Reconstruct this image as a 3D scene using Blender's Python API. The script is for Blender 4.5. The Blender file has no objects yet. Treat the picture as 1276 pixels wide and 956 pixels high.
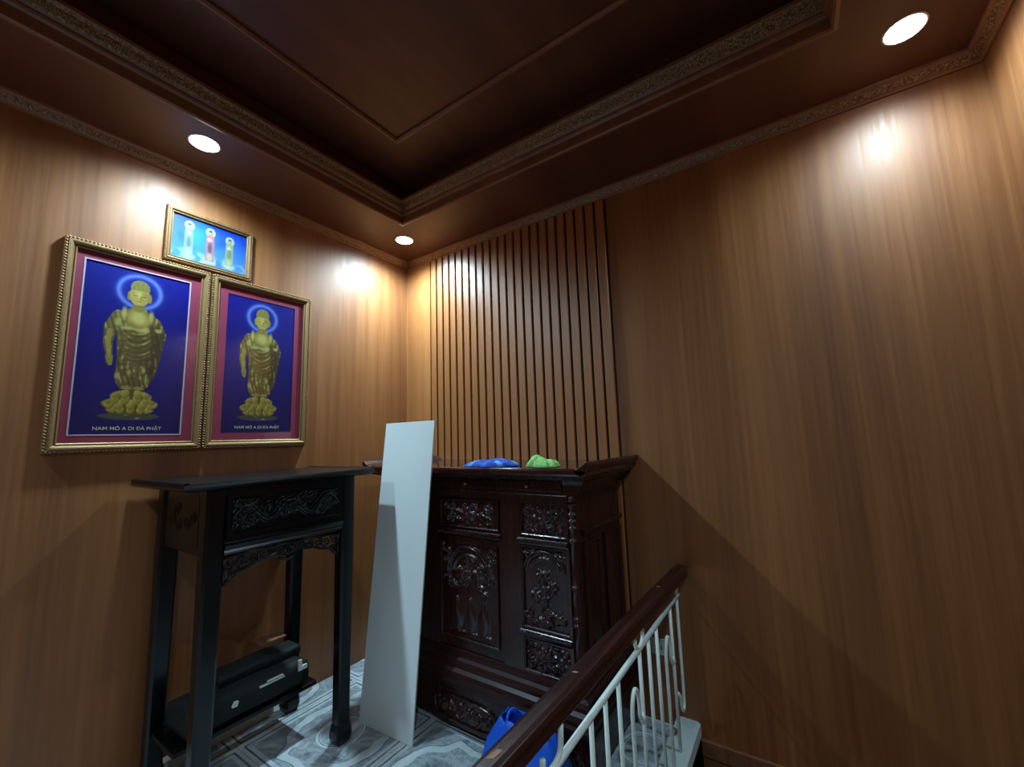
import bpy, math, random
import numpy as np
from mathutils import Vector, Matrix, noise as mnoise

S = bpy.context.scene
C = S.collection

# ------------------------------------------------------------------ camera, world, lights, exposure
cam_d = bpy.data.cameras.new('camera')
cam = bpy.data.objects.new('camera', cam_d); C.objects.link(cam)
S.camera = cam
cam_d.sensor_fit = 'HORIZONTAL'; cam_d.sensor_width = 36.0
cam_d.lens = 518.37 / 1276.0 * 36.0
cam_d.clip_start = 0.02
def set_camera(loc, yaw, pitch, roll):
    y, p, r = map(math.radians, (yaw, pitch, roll))
    fw = Vector((math.cos(y)*math.cos(p), math.sin(y)*math.cos(p), math.sin(p)))
    rt = Vector((math.sin(y), -math.cos(y), 0)); up = rt.cross(fw)
    rt2 = math.cos(r)*rt + math.sin(r)*up; up2 = -math.sin(r)*rt + math.cos(r)*up
    m = Matrix((rt2, up2, -fw)).transposed().to_4x4(); m.translation = loc
    cam.matrix_world = m
set_camera((-2.0726, -2.2996, 1.29), 33.818, 7.563, -1.894)

w = bpy.data.worlds.new('world'); S.world = w; w.use_nodes = True
w.node_tree.nodes['Background'].inputs[0].default_value = (0.02, 0.025, 0.03, 1)
w.node_tree.nodes['Background'].inputs[1].default_value = 0.3

S.view_settings.view_transform = 'Standard'
S.view_settings.look = 'None'
S.view_settings.gamma = 1.0
S.view_settings.use_curve_mapping = False
S.view_settings.exposure = 1.05

LAMP_POWER = 62.0
LAMP_COLOR = (0.54, 0.84, 1.0)
LAMP_CONE, LAMP_BLEND = 165, 1.0
LENS_EMIT = 14.0
DOWNLIGHTS = [   # x, y, label, brightness relative to LAMP_POWER
    (-1.42, -0.28, 'round recessed ceiling downlight above the framed pictures', 1.15),
    (-0.285, -0.28, 'small round recessed downlight in the corner of the soffit above the slats', 1.7),
    (-0.28, -2.743, 'round recessed downlight in the soffit over the plain right-hand wall', 0.7),
    (-2.56, -2.743, 'unseen recessed downlight added behind the viewer to light the white board', 1.0),  # out of view, added here to light the leaning board from the front
    (-2.56, -0.28, 'round recessed downlight in the soffit left of the framed pictures', 0.8),
]

# ------------------------------------------------------------------ room numbers
RX, RY = -3.98, -2.995          # far ends of the room along x and y
SOF, CEIL = 2.62, 2.84          # soffit height, raised ceiling height
SOFW = 0.433                    # soffit width
KY = -1.834                     # edge of the stair opening
random.seed(4)

# ------------------------------------------------------------------ materials
def srgb(r, g, b):
    f = lambda c: (c/12.92 if c <= .04045 else ((c+.055)/1.055)**2.4)
    return (f(r/255), f(g/255), f(b/255), 1)
MATS = {}
def newmat(name):
    m = bpy.data.materials.new(name); m.use_nodes = True
    MATS[name] = m
    nt = m.node_tree; b = nt.nodes['Principled BSDF']
    return m, nt, b
def N(nt, t, **kw):
    n = nt.nodes.new(t)
    for k, v in kw.items(): setattr(n, k, v)
    return n
def ramp(nt, fac, stops):
    r = N(nt, 'ShaderNodeValToRGB')
    e = r.color_ramp.elements
    e[0].position, e[0].color = stops[0]; e[1].position, e[1].color = stops[-1]
    for p, c in stops[1:-1]:
        x = e.new(p); x.color = c
    nt.links.new(fac, r.inputs[0]); return r.outputs[0]
def bump(nt, b, h, s, d=0.01):
    n = N(nt, 'ShaderNodeBump'); n.inputs['Strength'].default_value = s; n.inputs['Distance'].default_value = d
    nt.links.new(h, n.inputs['Height']); nt.links.new(n.outputs[0], b.inputs['Normal'])
def coords(nt, scale, kind='Object'):
    tc = N(nt, 'ShaderNodeTexCoord'); mp = N(nt, 'ShaderNodeMapping')
    mp.inputs['Scale'].default_value = scale
    nt.links.new(tc.outputs[kind], mp.inputs[0]); return mp.outputs[0]
def noise(nt, vec, scale, detail=3, rough=.5, dist=0):
    n = N(nt, 'ShaderNodeTexNoise'); n.inputs['Scale'].default_value = scale
    n.inputs['Detail'].default_value = detail; n.inputs['Roughness'].default_value = rough
    n.inputs['Distortion'].default_value = dist
    nt.links.new(vec, n.inputs['Vector']); return n.outputs['Fac']
def math_(nt, op, a, b):
    n = N(nt, 'ShaderNodeMath', operation=op)
    for i, v in enumerate((a, b)):
        if isinstance(v, (int, float)): n.inputs[i].default_value = v
        else: nt.links.new(v, n.inputs[i])
    return n.outputs[0]
def wood(name, c0, c1, c2, axis='Z', rough=.36, spec=.5, grain=1.0, bumpy=.12, coat=.0):
    m, nt, b = newmat(name)
    lo, hi = .22*grain, 9.0*grain
    sc = {'Z': (hi, hi, lo), 'X': (lo, hi, hi), 'Y': (hi, lo, hi)}[axis]
    v = coords(nt, sc)
    n1 = noise(nt, v, 1.0, 5, .6, .6)
    n2 = noise(nt, v, 7.0, 3, .6)
    n0 = noise(nt, v, .34, 2, .5, .3)
    f = math_(nt, 'ADD', math_(nt, 'ADD', math_(nt, 'MULTIPLY', n1, .42), math_(nt, 'MULTIPLY', n2, .20)), math_(nt, 'MULTIPLY', n0, .38))
    col = ramp(nt, f, [(.36, c0), (.5, c1), (.66, c2)])
    nt.links.new(col, b.inputs['Base Color'])
    rr = ramp(nt, n2, [(.3, (rough-.06,)*3+(1,)), (.7, (rough+.08,)*3+(1,))])
    nt.links.new(rr, b.inputs['Roughness'])
    b.inputs['Specular IOR Level'].default_value = spec
    b.inputs['Coat Weight'].default_value = coat; b.inputs['Coat Roughness'].default_value = .3
    bump(nt, b, n2, bumpy, .002)
    return m
W0, W1, W2 = srgb(116, 65, 32), srgb(146, 87, 43), srgb(172, 109, 60)
wood('wall_wood', W0, W1, W2, 'Z', .50, .62)
wood('slat_wood', srgb(144, 86, 42), srgb(166, 102, 52), srgb(184, 119, 65), 'Z', .40, .9)
wood('ceiling_wood', srgb(76, 40, 26), srgb(89, 48, 31), srgb(103, 58, 38), 'X', .42)
wood('trim_wood', srgb(114, 70, 46), srgb(134, 84, 56), srgb(154, 100, 68), 'X', .36, grain=.7)
wood('cabinet_wood', srgb(34, 13, 11), srgb(48, 19, 16), srgb(64, 27, 21), 'Z', .24, .6, 1.2, .06)
wood('cabinet_base', srgb(34, 13, 11), srgb(48, 19, 16), srgb(64, 27, 21), 'Y', .42, .4, 1.2, .04)
wood('cabinet_top', srgb(34, 13, 11), srgb(48, 19, 16), srgb(64, 27, 21), 'Y', .09, .9, 1.2, .0)
wood('rail_wood', srgb(40, 16, 14), srgb(54, 22, 19), srgb(70, 30, 25), 'X', .3, .6, 1.3, .06)
wood('tan_board', srgb(150, 96, 72), srgb(168, 112, 86), srgb(184, 130, 100), 'X', .6, .3)

def plain(name, col, rough=.4, metal=0, spec=.5, mottled=0, sc=20, bumpy=0):
    m, nt, b = newmat(name)
    b.inputs['Roughness'].default_value = rough; b.inputs['Metallic'].default_value = metal
    b.inputs['Specular IOR Level'].default_value = spec
    v = coords(nt, (1, 1, 1)); n = noise(nt, v, sc, 4, .55)
    k0 = 1 - mottled; k1 = 1 + mottled
    c = ramp(nt, n, [(.3, tuple(x*k0 for x in col[:3])+(1,)), (.7, tuple(min(1, x*k1) for x in col[:3])+(1,))])
    nt.links.new(c, b.inputs['Base Color'])
    if bumpy: bump(nt, b, n, bumpy, .003)
    return m
plain('slat_backing', srgb(44, 22, 12), .6, mottled=.2)
plain('lacquer', srgb(8, 9, 11), .26, spec=.42, mottled=.25, sc=9, bumpy=.05)
plain('white_paint', srgb(226, 232, 226), .35, mottled=.05, sc=40, bumpy=.06)
plain('board_white', srgb(246, 250, 250), .3, mottled=.02, sc=3)
plain('board_edge', srgb(205, 198, 176), .6, mottled=.08, sc=60)
plain('gold', srgb(156, 120, 80), .45, .55, mottled=.22, sc=160, bumpy=.15)
plain('gold_dark', srgb(96, 70, 38), .42, .6, mottled=.3, sc=160, bumpy=.15)
plain('mat_red', srgb(150, 52, 78), .5, mottled=.05, sc=8)
plain('fillet', srgb(206, 186, 200), .4, mottled=.04)
plain('lettering', srgb(214, 204, 170), .5, mottled=.03)
plain('blue_cloth', srgb(40, 84, 190), .85, mottled=.25, sc=60, bumpy=.3)
plain('blue_stripe', srgb(104, 158, 226), .85, mottled=.15, sc=60, bumpy=.3)
plain('green_cloth', srgb(140, 200, 110), .85, mottled=.3, sc=70, bumpy=.3)
plain('bag_blue', srgb(20, 96, 226), .42, mottled=.12, sc=12, bumpy=.15)
plain('black_fabric', srgb(15, 19, 20), .7, mottled=.3, sc=80, bumpy=.2)
plain('white_print', srgb(220, 226, 216), .6, mottled=.05)
plain('outlet_plastic', srgb(196, 204, 178), .4, mottled=.03)
plain('dark_slot', srgb(30, 30, 28), .6)
plain('plaster', srgb(196, 206, 206), .75, mottled=.14, sc=14, bumpy=.4)
plain('grout', srgb(120, 126, 130), .8, mottled=.1)
plain('ring_white', srgb(225, 228, 228), .4, mottled=.02)
plain('brass', srgb(150, 126, 80), .3, .9, mottled=.1)
plain('chipped', srgb(150, 104, 72), .6, mottled=.2)

def gilt(name):      # embossed strip with gold leaf rubbed over dark wood
    m, nt, b = newmat(name)
    v = coords(nt, (1, 1, 1))
    vo = N(nt, 'ShaderNodeTexVoronoi'); vo.inputs['Scale'].default_value = 170
    nt.links.new(v, vo.inputs['Vector'])
    n = noise(nt, v, 120, 4, .7)
    f = math_(nt, 'MULTIPLY', vo.outputs['Distance'], n)
    c = ramp(nt, f, [(.06, srgb(176, 148, 100)), (.2, srgb(136, 104, 68)), (.36, srgb(98, 66, 44))])
    nt.links.new(c, b.inputs['Base Color'])
    b.inputs['Metallic'].default_value = .35; b.inputs['Roughness'].default_value = .36
    bump(nt, b, f, .6, .004)
gilt('gilt')

def print_mat():
    m, nt, b = newmat('print')
    a = N(nt, 'ShaderNodeAttribute', attribute_name='Col')
    nt.links.new(a.outputs['Color'], b.inputs['Base Color'])
    b.inputs['Roughness'].default_value = .4; b.inputs['Specular IOR Level'].default_value = .3
print_mat()
def glass_mat():
    m, nt, b = newmat('pane_glass')
    nt.nodes.remove(b); out = nt.nodes['Material Output']
    lw = N(nt, 'ShaderNodeLayerWeight'); lw.inputs[0].default_value = .5
    fz = math_(nt, 'ADD', math_(nt, 'MULTIPLY', math_(nt, 'POWER', lw.outputs['Facing'], 5.0), .92), .06)
    t = N(nt, 'ShaderNodeBsdfTransparent'); g = N(nt, 'ShaderNodeBsdfGlossy'); g.inputs['Roughness'].default_value = .04
    mx = N(nt, 'ShaderNodeMixShader')
    nt.links.new(fz, mx.inputs[0]); nt.links.new(t.outputs[0], mx.inputs[1]); nt.links.new(g.outputs[0], mx.inputs[2])
    nt.links.new(mx.outputs[0], out.inputs[0])
    m2, nt, b = newmat('pane_back')
    nt.nodes.remove(b); t = N(nt, 'ShaderNodeBsdfTransparent'); nt.links.new(t.outputs[0], nt.nodes['Material Output'].inputs[0])
glass_mat()
def lens_mat():
    m, nt, b = newmat('lamp_lens')
    b.inputs['Base Color'].default_value = (.9, .95, 1, 1)
    b.inputs['Emission Color'].default_value = (.86, .96, 1, 1)
    b.inputs['Emission Strength'].default_value = LENS_EMIT
lens_mat()

def marble():        # printed stone tile: veined grey field, pale border bands, ring in the middle, scalloped frame
    m, nt, b = newmat('marble_tile')
    tc = N(nt, 'ShaderNodeTexCoord')
    ob = tc.outputs['Object']
    wv = N(nt, 'ShaderNodeTexCoord')
    geo = N(nt, 'ShaderNodeNewGeometry')
    n1 = noise(nt, geo.outputs['Position'], 5.0, 6, .62, 1.4)
    n2 = noise(nt, geo.outputs['Position'], 16.0, 4, .6, .8)
    fld = ramp(nt, n1, [(.34, srgb(118, 127, 138)), (.46, srgb(186, 193, 199)), (.52, srgb(146, 155, 165)), (.66, srgb(216, 221, 225))])
    pale = ramp(nt, n2, [(.3, srgb(196, 206, 212)), (.7, srgb(232, 238, 240))])
    sep = N(nt, 'ShaderNodeSeparateXYZ'); nt.links.new(ob, sep.inputs[0])
    ax = math_(nt, 'ABSOLUTE', sep.outputs[0], 0); ay = math_(nt, 'ABSOLUTE', sep.outputs[1], 0)
    mx = math_(nt, 'MAXIMUM', ax, ay)
    r = math_(nt, 'SQRT', math_(nt, 'ADD', math_(nt, 'MULTIPLY', ax, ax), math_(nt, 'MULTIPLY', ay, ay)), 0)
    band = lambda x, a, c: math_(nt, 'MULTIPLY', math_(nt, 'GREATER_THAN', x, a), math_(nt, 'LESS_THAN', x, c))
    dia = math_(nt, 'ADD', ax, ay)
    oct_ = math_(nt, 'MAXIMUM', math_(nt, 'MULTIPLY', dia, .72), mx)
    wob = math_(nt, 'ADD', oct_, math_(nt, 'MULTIPLY', math_(nt, 'SINE', math_(nt, 'MULTIPLY', math_(nt, 'SUBTRACT', ax, ay), 34.0), 0), .008))
    b1 = band(mx, .258, .274); b2 = band(mx, .284, .30)
    b3 = band(wob, .195, .232); b4 = band(r, .094, .104); b5 = band(r, .086, .090)
    acc = b1
    for q in (b2, b3, b4, b5): acc = math_(nt, 'MAXIMUM', acc, q)
    mixc = N(nt, 'ShaderNodeMix', data_type='RGBA')
    nt.links.new(acc, mixc.inputs[0]); nt.links.new(fld, mixc.inputs[6]); nt.links.new(pale, mixc.inputs[7])
    d1 = band(mx, .276, .282); d2 = band(wob, .232, .236); d3 = band(r, .091, .094)
    dk = math_(nt, 'MAXIMUM', math_(nt, 'MAXIMUM', d1, d2), d3)
    mix2 = N(nt, 'ShaderNodeMix', data_type='RGBA')
    nt.links.new(math_(nt, 'MULTIPLY', dk, .8), mix2.inputs[0]); nt.links.new(mixc.outputs[2], mix2.inputs[6])
    mix2.inputs[7].default_value = srgb(84, 92, 104)
    nt.links.new(mix2.outputs[2], b.inputs['Base Color'])
    b.inputs['Roughness'].default_value = .16; b.inputs['Specular IOR Level'].default_value = .5
marble()

# ------------------------------------------------------------------ mesh helpers (world coordinates in, local out)
BASE = {}
def base_of(p): return BASE.get(p.name, Vector((0, 0, 0))) if p else Vector((0, 0, 0))
def mk(name, verts, faces, mats, parent=None, smooth=False, mi=None):
    off = base_of(parent)
    me = bpy.data.meshes.new(name)
    me.from_pydata([(v[0]-off.x, v[1]-off.y, v[2]-off.z) for v in verts], [], faces)
    for m in ([mats] if isinstance(mats, str) else mats): me.materials.append(MATS[m])
    if mi is not None: me.polygons.foreach_set('material_index', mi)
    if smooth: me.polygons.foreach_set('use_smooth', [True]*len(me.polygons))
    me.update()
    o = bpy.data.objects.new(name, me); C.objects.link(o)
    if parent: o.parent = parent
    BASE[o.name] = off.copy()
    return o
def fixn(o):
    import bmesh
    bm = bmesh.new(); bm.from_mesh(o.data); bmesh.ops.recalc_face_normals(bm, faces=bm.faces); bm.to_mesh(o.data); bm.free()
    return o
def bev(o, wd, seg=2, ang=40):
    m = o.modifiers.new('bevel', 'BEVEL'); m.width = wd; m.segments = seg; m.limit_method = 'ANGLE'; m.angle_limit = math.radians(ang)
    return o
def boxvf(x0, x1, y0, y1, z0, z1):
    v = [(x, y, z) for z in (z0, z1) for y in (y0, y1) for x in (x0, x1)]
    f = [(0, 2, 3, 1), (4, 5, 7, 6), (0, 1, 5, 4), (1, 3, 7, 5), (3, 2, 6, 7), (2, 0, 4, 6)]
    return v, f
def box(name, x0, x1, y0, y1, z0, z1, mat, parent=None, bw=0):
    v, f = boxvf(min(x0, x1), max(x0, x1), min(y0, y1), max(y0, y1), z0, z1)
    o = mk(name, v, f, mat, parent)
    if bw: bev(o, bw)
    return o
def boxes(name, bl, mat, parent=None, bw=0):
    V, F = [], []
    for b in bl:
        v, f = boxvf(*b); n = len(V); V += v; F += [tuple(i+n for i in q) for q in f]
    o = mk(name, V, F, mat, parent)
    if bw: bev(o, bw)
    return o
def thing(name, label, cat, loc, group=None):
    o = bpy.data.objects.new(name, None); C.objects.link(o); o.location = loc
    o.empty_display_size = .05
    o['label'] = label; o['category'] = cat
    if group: o['group'] = group
    BASE[o.name] = Vector(loc)
    return o
def tag(o, label, cat, group=None):
    o['label'] = label; o['category'] = cat
    if group: o['group'] = group
    return o
def struct(o, label):
    o['kind'] = 'structure'; o['label'] = label; o['category'] = 'room part'
    return o
def loop_sweep(name, rect, prof, fmap, mat, parent=None, smooth=False, closed=True):
    """mitred moulding round a rectangle: prof = [(inset, height)], fmap(a, b, h) -> xyz"""
    a0, a1, b0, b1 = rect
    V = []; n = len(prof)
    for d, h in prof:
        for a, b in ((a0+d, b0+d), (a1-d, b0+d), (a1-d, b1-d), (a0+d, b1-d)): V.append(fmap(a, b, h))
    F = []
    for i in range(n if closed else n-1):
        j = (i+1) % n
        for k in range(4):
            l = (k+1) % 4; F.append((i*4+k, i*4+l, j*4+l, j*4+k))
    return fixn(mk(name, V, F, mat, parent, smooth))
def tubevf(path, rad, seg=8, caps=True):
    P = [Vector(p) for p in path]; n = len(P)
    if isinstance(rad, (int, float)): rad = [rad]*n
    V, F = [], []
    t0 = (P[1]-P[0]).normalized()
    ref = Vector((0, 0, 1)) if abs(t0.z) < .9 else Vector((0, 1, 0))
    u = t0.cross(ref).normalized()
    for i in range(n):
        t = (P[min(i+1, n-1)]-P[max(i-1, 0)]).normalized()
        u = (u - t*u.dot(t)).normalized(); v = t.cross(u)
        for k in range(seg):
            a = 2*math.pi*k/seg; V.append(tuple(P[i]+rad[i]*(math.cos(a)*u+math.sin(a)*v)))
    for i in range(n-1):
        for k in range(seg):
            l = (k+1) % seg; F.append((i*seg+k, i*seg+l, (i+1)*seg+l, (i+1)*seg+k))
    if caps: F += [tuple(range(seg))[::-1], tuple(range((n-1)*seg, n*seg))]
    return V, F
def tube(name, path, rad, mat, parent=None, seg=8):
    v, f = tubevf(path, rad, seg); return mk(name, v, f, mat, parent, True)
def merge(parts):
    V, F = [], []
    for v, f in parts:
        n = len(V); V += v; F += [tuple(i+n for i in q) for q in f]
    return V, F
def lathe(name, cx, cy, prof, mat, parent=None, seg=16):
    V, F = [], []; n = len(prof)
    for r, z in prof:
        for k in range(seg):
            a = 2*math.pi*k/seg; V.append((cx+r*math.cos(a), cy+r*math.sin(a), z))
    for i in range(n-1):
        for k in range(seg):
            l = (k+1) % seg; F.append((i*seg+k, i*seg+l, (i+1)*seg+l, (i+1)*seg+k))
    F += [tuple(range(seg))[::-1], tuple(range((n-1)*seg, n*seg))]
    return mk(name, V, F, mat, parent, True)
def extrude_poly(name, poly, h0, h1, fmap, mat, parent=None, bw=0):
    n = len(poly)
    V = [fmap(a, b, h0) for a, b in poly]+[fmap(a, b, h1) for a, b in poly]
    F = [tuple(range(n)), tuple(range(n, 2*n))[::-1]]+[(i, (i+1) % n, n+(i+1) % n, n+i) for i in range(n)]
    o = fixn(mk(name, V, F, mat, parent))
    if bw: bev(o, bw)
    return o

# carved relief: strokes of (x, y, radius, height) discs over a fine grid
def spiral(cx, cy, r, turns, a0, sgn, rad, h, n=46):
    out = []
    for i in range(n):
        t = i/(n-1); a = a0+sgn*turns*2*math.pi*t; q = r*(1-.88*t)
        out.append((cx+q*math.cos(a), cy+q*math.sin(a), rad*(1-.35*t), h))
    return out
def arc(cx, cy, rx, ry, a0, a1, rad, h, n=50):
    return [(cx+rx*math.cos(math.radians(a0+(a1-a0)*i/(n-1))), cy+ry*math.sin(math.radians(a0+(a1-a0)*i/(n-1))), rad, h) for i in range(n)]
def leaf(cx, cy, ang, ln, wd, h, n=12):
    return [(cx+ln*(i/(n-1))*math.cos(ang), cy+ln*(i/(n-1))*math.sin(ang), wd*math.sin(math.pi*(.12+.8*i/(n-1))), h) for i in range(n)]
def flower(cx, cy, r, h, k=6, a0=0):
    out = [(cx, cy, r*.34, h*1.15)]
    for i in range(k):
        a = a0+2*math.pi*i/k; out += leaf(cx+.22*r*math.cos(a), cy+.22*r*math.sin(a), a, r*.8, r*.3, h*.85, 7)
    return out
def relief(name, rect, strokes, fmap, mat, parent, res=.0035, depth=1.0, mask=None):
    a0, a1, b0, b1 = rect
    nx = max(8, int((a1-a0)/res)); ny = max(8, int((b1-b0)/res))
    X, Y = np.meshgrid(np.linspace(a0, a1, nx), np.linspace(b0, b1, ny))
    H = np.zeros_like(X)
    for (x, y, r, h) in strokes:
        if x+r < a0 or x-r > a1 or y+r < b0 or y-r > b1: continue
        i0, i1 = np.searchsorted(X[0], [x-r, x+r]); j0, j1 = np.searchsorted(Y[:, 0], [y-r, y+r])
        d2 = ((X[j0:j1, i0:i1]-x)**2+(Y[j0:j1, i0:i1]-y)**2)/(r*r)
        H[j0:j1, i0:i1] = np.maximum(H[j0:j1, i0:i1], h*np.sqrt(np.clip(1-d2, 0, 1)))
    H *= depth
    V = [fmap(a, b, h) for a, b, h in zip(X.ravel().tolist(), Y.ravel().tolist(), H.ravel().tolist())]
    F = []
    for j in range(ny-1):
        for i in range(nx-1):
            if mask and not mask(.5*(X[j, i]+X[j, i+1]), .5*(Y[j, i]+Y[j+1, i])): continue
            k = j*nx+i; F.append((k, k+1, k+nx+1, k+nx))
    return fixn(mk(name, V, F, mat, parent, True))

# ------------------------------------------------------------------ the setting
struct(box('wall_left', RX, 0, 0, .12, -1.6, 3.0, 'wall_wood'), 'wood-panelled wall with the framed pictures')
wall_right = struct(box('wall_right', 0, .12, RY-.12, .12, -1.6, 3.0, 'wall_wood'), 'wood-panelled wall with a fluted slat section')
struct(box('wall_front', RX, 0, RY-.12, RY, -1.6, 3.0, 'wall_wood'), 'wood-panelled wall at the right edge of the picture')
struct(box('wall_back', RX-.12, RX, RY-.12, .12, -1.6, 3.0, 'wall_wood'), 'wood-panelled wall behind the viewer')
ceiling = struct(box('ceiling', RX, 0, RY, 0, CEIL, CEIL+.1, 'ceiling_wood'), 'raised dark wood ceiling panel')
soff = [(RX, 0, -SOFW, 0, SOF, CEIL), (RX, 0, RY, RY+SOFW+.02, SOF, CEIL), (-SOFW, 0, RY+SOFW+.02, -SOFW, SOF, CEIL), (RX, RX+SOFW, RY+SOFW+.02, -SOFW, SOF, CEIL)]
struct(boxes('ceiling_soffit', soff, 'ceiling_wood'), 'lowered wood soffit round the edge of the ceiling')

upz = lambda a, b, h: (a, b, h)
# crown under the soffit along the walls
t1 = loop_sweep('trim_1', (RX, 0, RY, 0), [(0, 2.576), (.008, 2.576), (.012, 2.583), (.020, 2.588), (.034, 2.603), (.040, 2.609), (.046, 2.612), (.048, 2.62), (0, 2.62)], upz, 'trim_wood')
struct(t1, 'wood crown moulding where the walls meet the soffit')
loop_sweep('gilt_strip', (RX, 0, RY, 0), [(.0195, 2.5865), (.0225, 2.589), (.0355, 2.6035), (.0345, 2.6065), (.03, 2.604), (.019, 2.592)], upz, 'gilt', t1)
# crown round the recess
inr = (RX+SOFW, -SOFW, RY+SOFW+.02, -SOFW)
t2 = loop_sweep('trim_2', inr, [(-.012, 2.62), (-.012, 2.612), (.0, 2.609), (.008, 2.614), (.010, 2.625), (.012, 2.654), (.022, 2.660), (.026, 2.668), (.024, 2.674), (.038, 2.684), (.052, 2.704), (.066, 2.712), (.068, 2.724), (.058, 2.732), (0, 2.732)], upz, 'trim_wood')
struct(t2, 'stepped wood crown moulding round the ceiling recess')
loop_sweep('gilt_strip', inr, [(.0245, 2.6755), (.0395, 2.6835), (.0535, 2.7035), (.062, 2.709), (.060, 2.713), (.04, 2.70), (.026, 2.684)], upz, 'gilt', t2)
# thin rectangle on the raised ceiling
o = .735
t3 = loop_sweep('trim_3', (RX+o, -o, RY+o, -o), [(0, CEIL), (0, CEIL-.008), (.008, CEIL-.016), (.016, CEIL-.016), (.024, CEIL-.008), (.024, CEIL)], upz, 'trim_wood')
struct(t3, 'thin rectangular wood moulding on the raised ceiling')

# fluted slats on the right-hand wall
box('slat_backing', -.002, 0, -1.565, -.245, 0.0, 2.576, 'slat_backing', wall_right)
n_sl = 22; pitch = (1.56-.245)/n_sl
def slat_mesh():
    w_ = pitch*.78; d = .013; r = .003
    pr = [(0, 0), (0, -d+r), (r, -d), (w_-r, -d), (w_, -d+r), (w_, 0)]
    V = [(x, -y, z) for z in (0, 2.576) for (y, x) in pr]
    V = [(p[0], p[1], z) for z in (0.0, 2.576) for p in [(x, y) for (y, x) in pr]]
    n = len(pr)
    F = [(i, (i+1) % n, n+(i+1) % n, n+i) for i in range(n)]+[tuple(range(n))[::-1], tuple(range(n, 2*n))]
    return V, F
V, F = slat_mesh()
sl0 = fixn(mk('slat', V, F, 'slat_wood', wall_right))
for i in range(n_sl):
    s_ = sl0 if i == 0 else sl0.copy()
    if i: C.objects.link(s_); s_.parent = wall_right
    s_.location = (-.002, -.245-pitch*i-pitch*.90, 0)
# flat board between corner and slats
box('corner_panel', -.012, 0, -.240, 0, 0, 2.576, 'slat_wood', wall_right)
# plain wood trim at floor level over the stairs
struct(box('baseboard_right', -.016, 0, RY, KY, -.075, -.012, 'trim_wood', None, .004), 'brown wood trim along the wall above the stairs')

# floor: slab, stone tiles, kerb at the stair opening
def inside(x, y): return y > KY or x < -2.6
fl = struct(boxes('floor', [(RX, 0, KY, 0, -.16, -.008), (RX, -2.6, RY, KY, -.16, -.008)], 'grout'), 'grey-white printed marble tile floor')
TX = [-.51-.6*i for i in range(-1, 7)]; TY = [-.16-.6*j for j in range(-1, 6)]
g = .0015
for i in range(len(TX)-1):
    for j in range(len(TY)-1):
        x1, x0, y1, y0 = TX[i], TX[i+1], TY[j], TY[j+1]
        cx, cy = (x0+x1)/2, (y0+y1)/2
        x0, x1, y0, y1 = max(x0, RX), min(x1, 0), max(y0, RY), min(y1, 0)
        if cx > -2.6: y0 = max(y0, KY)
        if x1-x0 < .02 or y1-y0 < .02: continue
        if cx > -2.6 and y1 <= KY: continue
        v, f = boxvf(x0+g-cx, x1-g-cx, y0+g-cy, y1-g-cy, -.008, 0)
        t = mk('tile', v, f, 'marble_tile', None); t.parent = fl; t.location = (cx, cy, 0)
def kerb():
    V, F = [], []; n = 60
    for i in range(n+1):
        x = -2.6+2.6*i/n
        j = .004*mnoise.noise((x*9, 0, 1)); k = .005*mnoise.noise((x*13, 3, 1)); k2 = .006*mnoise.noise((x*16, 7, 2))
        V += [(x, KY, -.16), (x, KY, .04+j), (x, KY+.012, .047+j), (x, -1.74+k2, .046+k), (x, -1.725+k2, 0.0)]
    for i in range(n):
        for k in range(4): F.append((i*5+k, i*5+k+1, i*5+k+6, i*5+k+5))
    F.append((0, 1, 2, 3, 4)); F.append(tuple(n*5+k for k in (4, 3, 2, 1, 0)))
    return fixn(mk('stair_kerb', V, F, 'plaster'))
struct(kerb(), 'pale rough kerb along the stair opening')
struct(boxes('stairwell_floor', [(-2.6, 0, RY, KY, -1.6, -1.5)], 'marble_tile'), 'landing at the foot of the stair opening')

# ------------------------------------------------------------------ downlights
ring0 = lens0 = None
for x, y, lab, rel in DOWNLIGHTS:
    r = thing('downlight', lab, 'downlight', (x, y, SOF), 'recessed downlights in the soffit')
    if ring0 is None:
        sg = 32
        pr = [(.052, SOF-.001), (.054, SOF-.0035), (.058, SOF-.0035), (.060, SOF-.001), (.060, SOF), (.052, SOF)]
        V = [(x+q*math.cos(2*math.pi*k/sg), y+q*math.sin(2*math.pi*k/sg), z) for q, z in pr for k in range(sg)]
        F = [(i*sg+k, i*sg+(k+1) % sg, ((i+1) % 6)*sg+(k+1) % sg, ((i+1) % 6)*sg+k) for i in range(6) for k in range(sg)]
        ring0 = fixn(mk('trim_ring', V, F, 'ring_white', r, True))
        V = [(x, y, SOF-.006)]; pr = [(.030, SOF-.0058), (.050, SOF-.0045), (.054, SOF-.001)]
        V += [(x+q*math.cos(2*math.pi*k/sg), y+q*math.sin(2*math.pi*k/sg), z) for q, z in pr for k in range(sg)]
        F = [(0, 1+k, 1+(k+1) % sg) for k in range(sg)]
        F += [(1+i*sg+k, 1+(i+1)*sg+k, 1+(i+1)*sg+(k+1) % sg, 1+i*sg+(k+1) % sg) for i in range(2) for k in range(sg)]
        lens0 = mk('lens', V, F, 'lamp_lens', r, True)
    else:
        for q in (ring0, lens0):
            c = q.copy(); C.objects.link(c); c.parent = r
    ld = bpy.data.lights.new('lamp', 'SPOT'); ld.shadow_soft_size = .045; ld.spot_size = math.radians(LAMP_CONE); ld.spot_blend = LAMP_BLEND
    ld.energy = LAMP_POWER*rel; ld.color = LAMP_COLOR
    lo = bpy.data.objects.new('lamp', ld); C.objects.link(lo); lo.parent = r; lo.location = (0, 0, -.008)

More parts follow.
